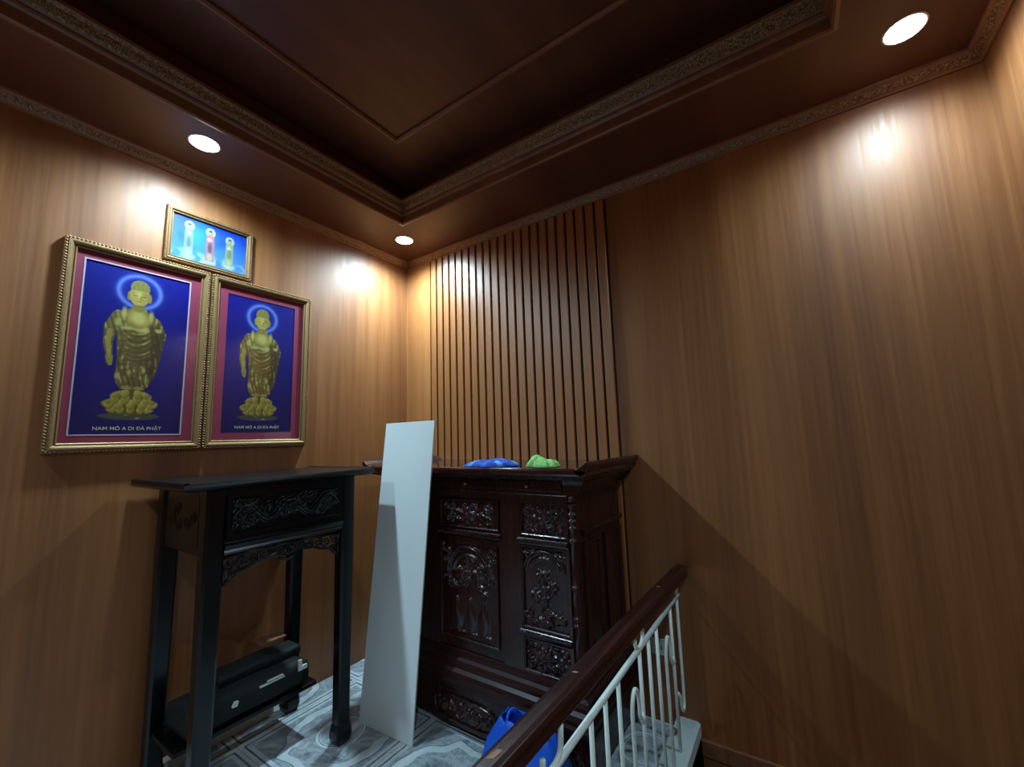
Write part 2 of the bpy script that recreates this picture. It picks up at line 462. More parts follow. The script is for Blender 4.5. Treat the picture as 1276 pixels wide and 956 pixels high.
# ------------------------------------------------------------------ framed pictures
def s3(r, g, b): return np.array(srgb(r, g, b)[:3])
def mixm(col, mask, c):
    m = np.clip(mask, 0, 1)[..., None]; return col*(1-m)+m*c
def sstep(e0, e1, x):
    t = np.clip((x-e0)/(e1-e0+1e-12), 0, 1); return t*t*(3-2*t)
def ell(X, Z, cx, cz, rx, rz, soft=.08):
    return sstep(1+soft, 1-soft, np.sqrt(((X-cx)/rx)**2+((Z-cz)/rz)**2))
def capsule(X, Z, pts, rad):
    out = np.zeros_like(X)
    for (a, ra), (b, rb) in zip(list(zip(pts, rad))[:-1], list(zip(pts, rad))[1:]):
        dx, dz = b[0]-a[0], b[1]-a[1]; L = dx*dx+dz*dz
        t = np.clip(((X-a[0])*dx+(Z-a[1])*dz)/L, 0, 1)
        d = np.hypot(X-a[0]-t*dx, Z-a[1]-t*dz); rr = ra+(rb-ra)*t
        out = np.maximum(out, sstep(1.1, .9, d/rr))
    return out
rng = np.random.RandomState(3)
def vnoise(X, Z, f, seed):
    r = np.random.RandomState(seed); out = np.zeros_like(X)
    for k in range(6):
        a = r.uniform(0, 6.28); q = f*r.uniform(.6, 1.6); out += np.sin(X*q*math.cos(a)+Z*q*math.sin(a)+r.uniform(0, 6.28))
    return out/6
def paint_statue(X, Z, warm=0.):
    """X from the figure's axis, Z above the lower edge of the print (metres): a standing gilt statue on a lotus base"""
    t = Z/.712
    col = (1-t)[..., None]*s3(30, 22, 88)+t[..., None]*s3(16, 22, 136)
    col = col*(1+.05*vnoise(X, Z, 30, 1)[..., None])
    hz = .615
    r = np.hypot(X, (Z-hz))
    col = mixm(col, .75*np.exp(-((r-.070)/.0075)**2), s3(132, 158, 236))
    col = mixm(col, .25*np.exp(-((r-.066)/.02)**2), s3(60, 90, 220))
    gold, bright, dark, brown = s3(158, 138, 66), s3(222, 204, 120), s3(58, 46, 24), s3(108, 88, 50)
    # base disc and lotus
    base = ell(X, Z, 0, .078, .098, .016)
    col = mixm(col, base, s3(84, 78, 70)); col = mixm(col, base*sstep(.2, .9, vnoise(X, Z*3, 160, 4))*ell(X, Z, 0, .076, .06, .012), s3(190, 176, 150))
    lot = np.clip(ell(X, Z, 0, .128, .090, .03)+ell(X, Z, 0, .160, .066, .028)+ell(X, Z, 0, .104, .076, .02), 0, 1)
    pet = np.zeros_like(X)
    for row, (zz, ww, n, hh) in enumerate(((.104, .074, 7, .017), (.126, .086, 7, .022), (.150, .070, 6, .024), (.172, .048, 4, .022))):
        for k in range(n):
            cx = ww*math.sin((k/(n-1)-.5)*2.6)/math.sin(1.3); q = ell(X, Z, cx, zz, ww*2/n*.62, hh, .18)
            lit = .45+.55*np.clip((Z-zz)/hh*.6+.45-.25*(X-cx)/(ww/n), 0, 1)
            pet = np.where(q > .5, lit*q, pet)
    col = mixm(col, lot, s3(104, 82, 34)); col = mixm(col, np.clip(pet*lot*1.1-.25, 0, 1), s3(214, 186, 84))
    # robe silhouette
    zs = [.19, .215, .232, .265, .32, .39, .45, .49, .517, .538, .556]
    wl = [.040, .052, .056, .058, .056, .062, .068, .073, .060, .026, .019]
    wr = [.040, .056, .062, .062, .064, .072, .080, .076, .058, .026, .019]
    L = np.interp(Z, zs, wl); R = np.interp(Z, zs, wr)
    inside_ = (Z > .19)*(Z < .556)
    body = sstep(-.0015, .0015, np.minimum(X+L, R-X))*inside_
    arm = capsule(X, Z, [(-.060, .50), (-.083, .45), (-.088, .38), (-.080, .325), (-.078, .30)], [.022, .02, .015, .012, .011])
    sleeve = capsule(X, Z, [(.058, .49), (.078, .44), (.072, .36), (.060, .25)], [.02, .022, .018, .012])
    fig = np.maximum(np.maximum(body, arm), sleeve)
    nx = np.clip(X/np.where(X < 0, L, R), -1, 1)
    lit = .55+.35*np.sqrt(1-nx**2*.9)-.16*nx
    fold = .5+.5*np.sin((Z-11*(X-.006)**2-.14*X)*300+1.5*np.sin(Z*40))
    vert = .5+.5*np.sin(X*330+Z*40+3*np.sin(Z*30+X*20))
    fz = ell(X, Z, .008, .40, .046, .10, .3)
    f = fold*fz+vert*(1-fz)
    crease = np.clip(np.abs(f-.5)*2, 0, 1)
    blot = vnoise(X, Z, 110, 21)+.7*vnoise(X, Z, 240, 22)
    shade = lit*(.80+.30*f)*(.92+.30*blot)
    robe = brown*(1-warm)+s3(150, 112, 40)*warm
    top_ = sstep(.40, .53, Z)[..., None]
    rc = shade[..., None]*(robe*1.3*(1-top_)+gold*1.05*top_)
    gl = (f**10)*np.clip(blot*1.6+.15, 0, 1)
    rc = rc*(1-gl[..., None])+gl[..., None]*bright*(.8+.3*warm)
    dk = ((1-f)**10)*np.clip(.5-blot, 0, 1)*.8
    rc = rc*(1-dk[..., None])+dk[..., None]*dark
    col = mixm(col, fig, rc)
    # bare chest, arm highlight, hem glints
    col = mixm(col, ell(X, Z, .002, .492, .036, .052, .2)*(Z > .45), gold*1.35*(.8+.3*vnoise(X, Z, 90, 5)[..., None]))
    col = mixm(col, .6*ell(X, Z, .002, .50, .022, .028, .5), bright)
    col = mixm(col, .75*capsule(X, Z, [(-.084, .43), (-.088, .38), (-.080, .325)], [.009, .008, .007]), gold*1.25)
    col = mixm(col, .8*capsule(X, Z, [(-.080, .32), (-.076, .29)], [.012, .006]), gold)
    for cx, cz, a, b_ in ((.046, .232, .007, .017), (-.05, .245, .008, .013), (-.015, .262, .006, .01), (.032, .275, .006, .012), (.07, .455, .012, .008), (-.062, .47, .010, .016), (-.045, .515, .008, .022), (.044, .51, .008, .024), (.03, .452, .012, .01), (-.03, .45, .02, .007), (.012, .446, .02, .006)):
        col = mixm(col, .7*ell(X, Z, cx, cz, a, b_, .6), bright*(.8+.3*warm))
    col = mixm(col, .55*capsule(X, Z, [(.05, .46), (.066, .40), (.056, .28), (.052, .22)], [.010, .018, .014, .008]), s3(70, 52, 34))
    feet = np.clip(ell(X, Z, -.018, .196, .016, .008, .2)+ell(X, Z, .02, .196, .016, .008, .2), 0, 1)
    col = mixm(col, feet, gold)
    # head
    col = mixm(col, ell(X, Z, 0, .545, .019, .02), gold*.85)
    for s_ in (-1, 1): col = mixm(col, ell(X, Z, s_*.0345, .592, .0065, .02), gold*.9)
    head = np.maximum(ell(X, Z, 0, .598, .034, .046, .05), ell(X, Z, 0, .632, .032, .034, .05))
    hl = (.72+.38*np.sqrt(np.clip(1-(X/.036)**2, 0, 1))-4.*X)[..., None]
    col = mixm(col, head, gold*1.3*hl)
    col = mixm(col, head*sstep(.618, .624, Z+3.0*X**2), s3(150, 140, 74)*(.9+.3*vnoise(X, Z, 420, 8)[..., None]))
    col = mixm(col, .55*ell(X, Z, -.006, .604, .012, .012, .6), bright)
    for s_ in (-1, 1):
        col = mixm(col, .8*ell(X, Z-.0+8*(X-s_*.0145)**2, s_*.0145, .597, .0095, .0017, .3), dark)
        col = mixm(col, .55*ell(X, Z+10*(X-s_*.0145)**2, s_*.0145, .608, .011, .0016, .3), dark)
    col = mixm(col, .5*ell(X, Z, .0045, .587, .0022, .011, .4), dark); col = mixm(col, .5*ell(X, Z, -.001, .588, .002, .010, .4), bright)
    col = mixm(col, .7*ell(X, Z, 0, .571, .0095, .0018, .4), dark); col = mixm(col, .4*ell(X, Z, 0, .566, .008, .002, .5), bright)
    col = mixm(col, .45*ell(X, Z, .004, .553, .018, .003, .6), dark)
    return np.clip(col, 0, 1)
def paint_trio(X, Z):
    """X, Z in 0..1 of the small print: three haloed standing figures over clouds and water"""
    col = (1-Z)[..., None]*s3(96, 170, 236)+Z[..., None]*s3(10, 62, 214)
    col = mixm(col, .5*np.exp(-((X-.34)/.16)**2-((Z-.62)/.35)**2), s3(70, 190, 255))
    col = mixm(col, .35*sstep(.1, .7, vnoise(X*3, Z, 9, 2)), s3(20, 40, 190))
    cl = sstep(-.1, .5, vnoise(X*2, Z*3, 16, 6))*sstep(.34, .12, Z)
    col = mixm(col, cl*.8, s3(190, 224, 240))
    for (cx, hz, bz, c1, c2, hc) in ((.21, .81, .10, s3(150, 180, 168), s3(96, 124, 130), s3(226, 240, 214)), (.485, .80, .10, s3(204, 128, 130), s3(66, 78, 100), s3(240, 236, 200)), (.755, .74, .12, s3(170, 178, 120), s3(120, 140, 120), s3(206, 214, 150))):
        col = mixm(col, ell(X, Z, cx, bz, .085, .07, .4), s3(204, 222, 204))
        W = np.interp(Z, [bz, .25, .5, hz-.08, hz-.05], [.062, .058, .055, .05, .02])
        b_ = sstep(-.006, .006, W-np.abs(X-cx))*(Z > bz)*(Z < hz-.02)
        col = mixm(col, ell(X, Z, cx, hz, .062, .105, .12), hc)
        col = mixm(col, ell(X, Z, cx, hz, .040, .07, .2), s3(120, 180, 214))
        col = mixm(col, b_*.92, c1); col = mixm(col, b_*.8*ell(X, Z, cx, .42, .028, .14, .4), c2)
        col = mixm(col, b_*.6*ell(X, Z, cx, .2, .04, .1, .5), s3(214, 216, 180))
        col = mixm(col, ell(X, Z, cx, hz-.01, .022, .045, .15), s3(206, 176, 130)); col = mixm(col, ell(X, Z, cx, hz+.03, .02, .022, .2), s3(60, 60, 60))
        col = mixm(col, .8*ell(X, Z, cx-.01, hz-.18, .03, .04, .5), s3(236, 220, 200))
    return np.clip(col, 0, 1)
def print_grid(name, rect, y, fn, nx, nz, parent, gain=1.0):
    x0, x1, z0, z1 = rect
    X, Z = np.meshgrid(np.linspace(x0, x1, nx), np.linspace(z0, z1, nz))
    col = np.clip(fn(X, Z)*gain, 0, .9)
    off = base_of(parent)
    co = np.stack([X-off.x, np.full_like(X, y)-off.y, Z-off.z], -1).reshape(-1, 3)
    idx = np.arange(nx*nz).reshape(nz, nx)
    q = np.stack([idx[:-1, :-1], idx[:-1, 1:], idx[1:, 1:], idx[1:, :-1]], -1).reshape(-1, 4)
    me = bpy.data.meshes.new(name)
    me.vertices.add(len(co)); me.vertices.foreach_set('co', co.ravel())
    me.loops.add(q.size); me.loops.foreach_set('vertex_index', q.ravel())
    me.polygons.add(len(q)); me.polygons.foreach_set('loop_start', np.arange(0, q.size, 4))
    me.update(calc_edges=True)
    a = me.color_attributes.new('Col', 'FLOAT_COLOR', 'POINT')
    a.data.foreach_set('color', np.concatenate([col.reshape(-1, 3), np.ones((nx*nz, 1))], 1).ravel())
    me.materials.append(MATS['print'])
    o = bpy.data.objects.new(name, me); C.objects.link(o); o.parent = parent; BASE[o.name] = off.copy()
    return o
def text_mesh(name, body, x, y, z, width, height, mat, parent):
    cu = bpy.data.curves.new(name, 'FONT'); cu.body = body; cu.align_x = 'CENTER'; cu.size = 1; cu.extrude = 0.012; cu.offset = .003
    t = bpy.data.objects.new(name, cu); C.objects.link(t)
    dg = bpy.context.evaluated_depsgraph_get(); me = bpy.data.meshes.new_from_object(t.evaluated_get(dg))
    bpy.data.objects.remove(t)
    vs = [v.co.copy() for v in me.vertices]
    fs = [tuple(p.vertices) for p in me.polygons]
    bpy.data.meshes.remove(me)
    xa, xb = min(v.x for v in vs), max(v.x for v in vs)
    sx = width/(xb-xa); sz = height/.73
    return mk(name, [(x+(v.x-(xa+xb)/2)*sx, y-v.z*.004, z+v.y*sz) for v in vs], fs, mat, parent)
wy = lambda a, b, h: (a, -h, b)           # plane of the picture wall
def rope(name, rect, h, mat, parent, pitch=.011, r=.0058):
    """twisted rope edge: slanted bead after bead along the frame's outer edge"""
    a0, a1, b0, b1 = rect; parts = []
    def bead(c, d):
        V, F = [], []
        ax = Vector(d); side = Vector((-ax.z, 0, ax.x)); dirn = (ax*.75+side*.66).normalized(); nb = dirn.cross(Vector((0, 1, 0))).normalized()
        c = Vector(c); V = [tuple(c+dirn*r*1.5), tuple(c-dirn*r*1.5)]
        for k in range(6):
            q = 2*math.pi*k/6; V.append(tuple(c+(nb*math.cos(q)*r*.72+Vector((0, 1, 0))*math.sin(q)*r)))
        for k in range(6): F += [(0, 2+k, 2+(k+1) % 6), (1, 2+(k+1) % 6, 2+k)]
        return V, F
    for (p, q) in (((a0, b0), (a1, b0)), ((a1, b0), (a1, b1)), ((a1, b1), (a0, b1)), ((a0, b1), (a0, b0))):
        L = math.hypot(q[0]-p[0], q[1]-p[1]); n = int(L/pitch); d = ((q[0]-p[0])/L, 0, (q[1]-p[1])/L)
        for i in range(n):
            t = (i+.5)/n; parts.append(bead((p[0]+(q[0]-p[0])*t, -h, p[1]+(q[1]-p[1])*t), d))
    V, F = merge(parts)
    o = mk(name, V, F, mat, parent, True); o['kind'] = 'stuff'
    return o
def frame(rect, lab, fw=.036, th=.030, sc=1.0):
    a0, a1, b0, b1 = rect
    r = thing('framed_picture', lab, 'picture', ((a0+a1)/2, 0, b0), 'framed pictures on the wood wall')
    k = fw/.036
    prof = [(0, 0), (0, th*.62), (.004*k, th*.80), (.009*k, th*.82), (.011*k, th*.90), (.015*k, th), (.020*k, th*.98), (.026*k, th*.72), (.029*k, th*.56), (.030*k, th*.66), (.033*k, th*.70), (.036*k, th*.6), (.036*k, th*.2), (.036*k, 0)]
    loop_sweep('frame', rect, prof, wy, 'gold', r, False)
    e = .004*k
    rope('rope_edge', (a0+e, a1-e, b0+e, b1-e), th*.78, 'gold', r, .0115*k, .0060*k)
    box('backing', a0+.01, a1-.01, -.004, -.001, b0+.01, b1-.01, 'black_fabric', r)
    x0, x1, z0, z1 = a0+fw*.97, a1-fw*.97, b0+fw*.97, b1-fw*.97
    v, f = boxvf(x0, x1, -th*.5, -th*.5+.002, z0, z1)
    mi = [1]*6; mi[2] = 0
    mk('glass_pane', v, f, ['pane_glass', 'pane_back'], r, False, mi)
    return r, (x0, x1, z0, z1)
def buddha_frame(rect, lab, cx, prn, fillet, warm):
    r, inn = frame(rect, lab)
    x0, x1, z0, z1 = prn
    boxm = loop_sweep('mount', (inn[0]-.003, inn[1]+.003, inn[2]-.003, inn[3]+.003), [(0, .004), (0, .009), (x0-inn[0]+.003, .009), (x0-inn[0]+.003, .004)], wy, 'mat_red', r)
    # the mount's window is not centred the same on all sides: rebuild corner by corner
    V = [wy(a, b, .009) for a, b in ((inn[0]-.003, inn[2]-.003), (inn[1]+.003, inn[2]-.003), (inn[1]+.003, inn[3]+.003), (inn[0]-.003, inn[3]+.003), (x0, z0), (x1, z0), (x1, z1), (x0, z1))]
    V += [(p[0], -.004, p[2]) for p in V]
    F = [(k, (k+1) % 4, 4+(k+1) % 4, 4+k) for k in range(4)]+[(4+k, 4+(k+1) % 4, 12+(k+1) % 4, 12+k) for k in range(4)]
    boxm.data.clear_geometry()
    off = base_of(r); boxm.data.from_pydata([(p[0]-off.x, p[1]-off.y, p[2]-off.z) for p in V], [], F); fixn(boxm)
    if fillet: loop_sweep('fillet', (x0-.001, x1+.001, z0-.001, z1+.001), [(0, .006), (0, .0105), (.005, .0105), (.005, .006)], wy, 'fillet', r)
    p = print_grid('print', (x0, x1, z0, z1), -.0065, lambda X, Z: paint_statue(X-cx, (Z-z0)*.712/(z1-z0), warm), 150, 300, r, .9)
    text_mesh('lettering', 'NAM MÔ A DI ĐÀ PHẬT', cx, -.0073, z0+.021, .216, .0145, 'lettering', p)
    return r
buddha_frame((-1.763, -1.272, 1.292, 2.138), 'gold-framed statue print with a thin white line inside the red mount', -1.524, (-1.702, -1.346, 1.357, 2.070), True, 0.)
buddha_frame((-1.264, -.767, 1.292, 2.138), 'gold-framed statue print with a wide plain rose mount, no white line', -1.019, (-1.188, -.850, 1.364, 2.064), False, .35)
r, inn = frame((-1.458, -1.092, 2.152, 2.415), 'small landscape gold-framed print of three haloed figures above the two large ones', .026, .024)
print_grid('print', (inn[0]-.002, inn[1]+.002, inn[2]-.002, inn[3]+.002), -.0065, lambda X, Z: paint_trio((X-inn[0])/(inn[1]-inn[0]), (Z-inn[2])/(inn[3]-inn[2])), 140, 100, r, .55)

# ------------------------------------------------------------------ carved altar cabinet
YA, YB, XF = -1.535, -.415, -.505          # ends and front plane of the body
YM = (YA+YB)/2
cab = thing('altar_cabinet', 'tall dark red-brown carved wooden altar cabinet against the slatted wall', 'cabinet', ((XF)/2, YM, 0))
CW = 'cabinet_wood'
box('body', XF, -.004, YA, YB, .20, 1.10, CW, cab, .003)
fx = lambda a, b, h: (XF-h, a, b)          # front plane: a = y, b = z, h = proud of the front
# top with cornice: three-sided sweep (front and both ends)
def cornice(name, prof, parent, mat=CW):
    V, F = [], []; n = len(prof)
    for e in prof:
        d, z = e[0], e[-1]; q = e[1] if len(e) == 3 else d
        V += [(-.003, YB+d, z), (XF-q, YB+d, z), (XF-q, YA-d, z), (-.003, YA-d, z)]
    for i in range(n-1):
        for k in range(3): F.append((i*4+k, i*4+k+1, (i+1)*4+k+1, (i+1)*4+k))
    F.append((0, 1, 2, 3)); F.append(tuple((n-1)*4+k for k in (3, 2, 1, 0)))
    F += [tuple(i*4 for i in range(n)), tuple(i*4+3 for i in range(n))[::-1]]
    return fixn(mk(name, V, F, mat, parent))
cornice('cornice', [(0, 0, 1.052), (.008, .002, 1.052), (.014, .002, 1.060), (.020, .002, 1.074), (.034, .003, 1.094), (.046, .006, 1.108), (.056, .030, 1.113), (.070, .062, 1.120), (.076, .076, 1.132)], cab)
bev(cornice('top_board', [(.078, 1.132), (.094, 1.138), (.098, 1.146), (.098, 1.160), (.092, 1.168)], cab, 'cabinet_top'), .002)
# upswept ends of the top
for sgn, y0 in ((-1, YA), (1, YB)):
    pr = [(.050, 1.166), (.068, 1.171), (.084, 1.180), (.098, 1.192), (.106, 1.195), (.113, 1.190), (.115, 1.180), (.110, 1.168), (.098, 1.155), (.092, 1.140), (.080, 1.132), (.05, 1.150)]
    extrude_poly('upswept_end', [(y0+sgn*d, z) for d, z in pr], XF-.098, -.003, lambda a, b, h: (h, a, b), CW, cab, .003)
# drawers in the frieze
dw = (YB-YA-.09)/3
for k in range(3):
    a = YA+.045+dw*k
    d = box('drawer', XF-.010, XF+.02, a+.008, a+dw-.008, 1.064, 1.108, CW, cab, .003)
    lathe('knob', XF-.018, a+dw/2, [(.002, 1.078), (.007, 1.079), (.010, 1.086), (.007, 1.093), (.002, 1.094)], 'brass', d, 10)
# corner posts with turned beads
for y0 in (YA+.014, YB-.014):
    pr = [(.015, .335), (.015, .50)]
    for z0 in (.70, .725, .885, .93, .955, .98, 1.02): pass
    def beads(lo, hi, zs):
        out = [(.0145, lo)]
        for z in zs: out += [(.0125, z-.011), (.019, z-.005), (.021, z), (.019, z+.005), (.0125, z+.011)]
        return out+[(.0145, hi)]
    lathe('corner_post', XF-.004, y0, beads(.335, 1.052, [.37, .395, .56, .585, .70, .875, .925, .952, .978, 1.015, 1.036]), CW, cab, 14)
# framework: stiles and rails proud of the recessed panels
cols = [(YA+.040, YA+.262, 'side'), (-1.172, -.790, 'mid'), (YB-.262, YB-.040, 'side')]
def frame_rect(name, rect, wd, h, parent):
    return loop_sweep(name, rect, [(0, 0), (0, h), (wd*.45, h), (wd*.7, h*.8), (wd, h*.25), (wd, 0)], fx, CW, parent)
for a, b in ((YA+.030, YA+.042), (YA+.258, -1.170), (-.792, YB-.258), (YB-.042, YB-.030)): box('stile', XF-.012, XF+.01, a, b, .335, 1.052, CW, cab, .002)
for a, b, _ in cols:
    for z0, z1 in ((1.020, 1.052), (.322, .340)): box('rail', XF-.0115, XF+.01, a, b, z0, z1, CW, cab, .002)
def ledge(parent, a, b, z, h=.030):
    pr = [(0, z-.014), (h*.5, z-.012), (h*.6, z-.004), (h*.9, z), (h, z+.004), (h, z+.010), (h*.7, z+.013), (h*.6, z+.016), (0, z+.018)]
    return extrude_poly('ledge', [(-d, zz) for d, zz in pr], a, b, lambda p, q, hh: (XF+p, hh, q), CW, parent, 0)
def des_small(a, b, z0, z1, sd):
    R = random.Random(sd); cx, cz = (a+b)/2, (z0+z1)/2; w_, h_ = b-a, z1-z0; S_ = []
    S_ += flower(cx+.01, cz-.005, h_*.36, .015, 7, .3)
    for s_ in (-1, 1):
        S_ += spiral(cx+s_*w_*.30, cz+h_*.16, h_*.20, 1.3, 0 if s_ > 0 else math.pi, s_, .006, .012)
        S_ += spiral(cx+s_*w_*.32, cz-h_*.22, h_*.17, 1.2, 1, -s_, .0055, .011)
        for k in range(7):
            S_ += leaf(cx+s_*w_*R.uniform(.10, .4), cz+h_*R.uniform(-.38, .38), R.uniform(0, 6.28), h_*.22, .009, .013)
    for k in range(5): S_ += leaf(R.uniform(a+.02, b-.02), R.uniform(z0+.015, z1-.015), R.uniform(0, 6.28), h_*.15, .006, .008)
    return S_
def des_tall(a, b, z0, z1, sd):
    R = random.Random(sd); cx = (a+b)/2; w_, h_ = b-a, z1-z0; S_ = []
    S_ += arc(cx, z1-.10, w_*.44, .082, 8, 172, .0065, .014)
    S_ += arc(cx, z1-.105, w_*.34, .060, 20, 160, .005, .012)
    for s_ in (-1, 1):
        S_ += spiral(cx+s_*w_*.36, z1-.035, .020, 1.2, math.pi/2, s_, .005, .012)
        S_ += arc(cx+s_*w_*.40, z1-.02, .03, .012, 180, 360, .005, .011, 20)
    S_ += [(cx-.03+.012*math.sin(t*7)+.05*t, z0+.03+h_*.62*t, .008*(1-.4*t), .012) for t in np.linspace(0, 1, 60)]
    for k in range(12):
        t = R.uniform(.1, 1); S_ += leaf(cx-.03+.05*t+R.uniform(-.03, .03), z0+.03+h_*.62*t, R.uniform(0, 6.28), .036, .009, .013)
    S_ += flower(cx-.035, z0+h_*.52, .026, .014, 6); S_ += flower(cx+.045, z0+h_*.40, .028, .014, 6, .4); S_ += flower(cx+.02, z0+h_*.66, .022, .013, 5)
    S_ += leaf(cx+.01, z0+h_*.30, 1.0, .05, .015, .016)                         # bird body, wing and tail
    S_ += leaf(cx+.02, z0+h_*.34, 2.6, .05, .010, .017); S_ += leaf(cx+.01, z0+h_*.30, 4.0, .05, .008, .013)
    for k in range(16): S_ += leaf(R.uniform(a+.02, b-.02), z0+R.uniform(.012, .06), R.uniform(0, 3.1), .03, .009, .012)
    return S_
def des_mid(a, b, z0, z1, sd):
    R = random.Random(sd); cx = (a+b)/2; w_, h_ = b-a, z1-z0; S_ = []
    S_ += arc(cx, z1-.145, w_*.36, .125, 5, 175, .0075, .017)
    S_ += arc(cx, z1-.150, w_*.28, .095, 15, 165, .0055, .012)
    for s_ in (-1, 1):
        S_ += spiral(cx+s_*w_*.40, z1-.16, .024, 1.1, math.pi/2, s_, .006, .014)
        S_ += spiral(cx+s_*w_*.40, z1-.045, .028, 1.3, -math.pi/2, -s_, .006, .013)
        for k in range(6): S_ += leaf(cx+s_*w_*.4+R.uniform(-.02, .02), z1-R.uniform(.02, .11), R.uniform(0, 6.28), .03, .008, .012)
    S_ += flower(cx+.03, z1-.15, .045, .017, 7); S_ += flower(cx-.06, z1-.14, .036, .015, 6, .5); S_ += flower(cx, z1-.085, .030, .013, 6)
    S_ += leaf(cx-.09, z1-.205, .2, .055, .010, .017); S_ += leaf(cx+.05, z1-.20, 2.6, .05, .011, .015)
    for k in range(13): S_ += leaf(cx+R.uniform(-.13, .13), z1-R.uniform(.07, .22), R.uniform(0, 6.28), .042, .011, .013)
    for k in (-.085, -.01, .07):                                                # vases on a low table
        zb = z0+.05
        S_ += [(cx+k, zb+t*.13, .018+.012*math.sin(t*5.2), .012) for t in np.linspace(0, 1, 20)]
    S_ += [(cx+t, z0+.035, .007, .012) for t in np.linspace(-w_*.36, w_*.36, 60)]
    return S_
def panel(kind, a, b, z0, z1, sd):
    des = {'small': des_small, 'tall': des_tall, 'mid': des_mid}[kind]
    p = frame_rect('panel_frame', (a, b, z0, z1), .012, .012, cab)
    relief('carving', (a+.009, b-.009, z0+.009, z1-.009), des(a, b, z0, z1, sd), lambda u, v, h: (XF-.0005-h, u, v), CW, p)
for ci, (a, b, kd) in enumerate(cols):
    if kd == 'side':
        panel('small', a, b, .878, 1.020, 10+ci); ledge(cab, a-.008, b+.008, .855)
        panel('tall', a, b, .508, .838, 20+ci); ledge(cab, a-.008, b+.008, .488)
        panel('small', a, b, .340, .470, 30+ci)
    else:
        panel('small', a+.012, b-.012, .878, 1.010, 11); ledge(cab, a, b, .855)
        d = box('door', XF-.010, XF+.01, a, b, .342, .836, CW, cab, .003)
        frame_rect('door_frame', (a+.02, b-.02, .385, .815), .012, .020, d)
        relief('carving', (a+.030, b-.030, .395, .805), des_mid(a+.02, b-.02, .385, .815, 5), lambda u, v, h: (XF-.0105-h, u, v), CW, d)
# stepped base mouldings and plinth
cornice('base_moulding', [(.0, .340), (.012, .336), (.016, .322), (.016, .306), (.030, .298), (.036, .284), (.036, .268), (.050, .258), (.056, .242), (.056, .226), (.062, .216), (.060, .196), (.046, .190)][::-1], cab, 'cabinet_base')
pl = boxes('plinth', [(XF-.045, -.004, YA-.045, YB+.045, .135, .196)], CW, cab, .003)
# scalloped apron and feet
ap = [(YA-.045, 0), (YA+.06, 0), (YA+.075, .03), (YA+.13, .05), (YM-.20, .05), (YM-.15, .035), (YM+.15, .035), (YM+.20, .05), (YB-.13, .05), (YB-.075, .03), (YB-.06, 0), (YB+.045, 0), (YB+.045, .14), (YA-.045, .14)]
extrude_poly('apron', ap, XF-.045, XF-.015, lambda a, b, h: (h, a, b), CW, cab, .003)
for y0 in (YA-.045, YB+.015):
    extrude_poly('side_apron', [(XF-.014, 0), (XF+.07, 0), (XF+.1, .06), (-.10, .06), (-.07, 0), (-.01, 0), (-.01, .14), (XF-.014, .14)], y0, y0+.03, lambda a, b, h: (a, h, b), CW, cab, .003)
def oval(cy, w_, h_, cz):
    pts = [(cy+w_/2*math.copysign(abs(math.cos(t))**.55, math.cos(t)), cz+h_/2*math.copysign(abs(math.sin(t))**.9, math.sin(t))) for t in np.linspace(0, 2*math.pi, 41)[:-1]]
    fo = lambda u, v, h: (XF-.045-h, u, v)
    V, F = [], []
    for q, h in ((1.0, 0), (1.0, .010), (.97, .013), (.94, .010), (.93, .003)):
        V += [fo(cy+(a-cy)*q, cz+(b-cz)*q, h) for a, b in pts]
    m = len(pts)
    for i in range(4): F += [(i*m+k, i*m+(k+1) % m, (i+1)*m+(k+1) % m, (i+1)*m+k) for k in range(m)]
    o = fixn(mk('cartouche', V, F, CW, cab))
    R = random.Random(int(-cy*100)); S_ = flower(cy, cz, h_*.34, .012, 7)
    for s_ in (-1, 1):
        S_ += spiral(cy+s_*w_*.22, cz, h_*.26, 1.3, 0, s_, .006, .011); S_ += spiral(cy+s_*w_*.36, cz, h_*.2, 1.2, 2, -s_, .0055, .010)
        for k in range(8): S_ += leaf(cy+s_*w_*R.uniform(.05, .42), cz+h_*R.uniform(-.25, .25), R.uniform(0, 6.28), .022, .007, .010)
    ins = lambda u, v: abs((u-cy)/(w_/2*.93))**3.2+abs((v-cz)/(h_/2*.93))**2.2 < 1
    relief('carving', (cy-w_/2, cy+w_/2, cz-h_/2, cz+h_/2), S_, lambda u, v, h: (XF-.048-h, u, v), CW, o, .0035, 1, ins)
oval(YM, .36, .105, .108); oval(YA+.12, .26, .09, .105); oval(YB-.12, .26, .09, .105)
# side panelling on both ends
for sgn, y0 in ((-1, YA), (1, YB)):
    sx = lambda a, b, h: (a, y0+sgn*h, b)
    pr = [(0, .886), (.012, .888), (.018, .896), (.018, .904), (.010, .910), (0, .912)]
    extrude_poly('side_ledge', [(d, z) for d, z in pr], XF+.05, -.02, lambda p, q, hh: (hh, y0+sgn*p, q), CW, cab)
    for x0, x1 in ((XF+.05, -.275), (-.235, -.03)):
        loop_sweep('side_panel', (x0, x1, .36, .858), [(0, 0), (0, .010), (.010, .010), (.018, .002), (.018, 0)], sx, CW, cab)

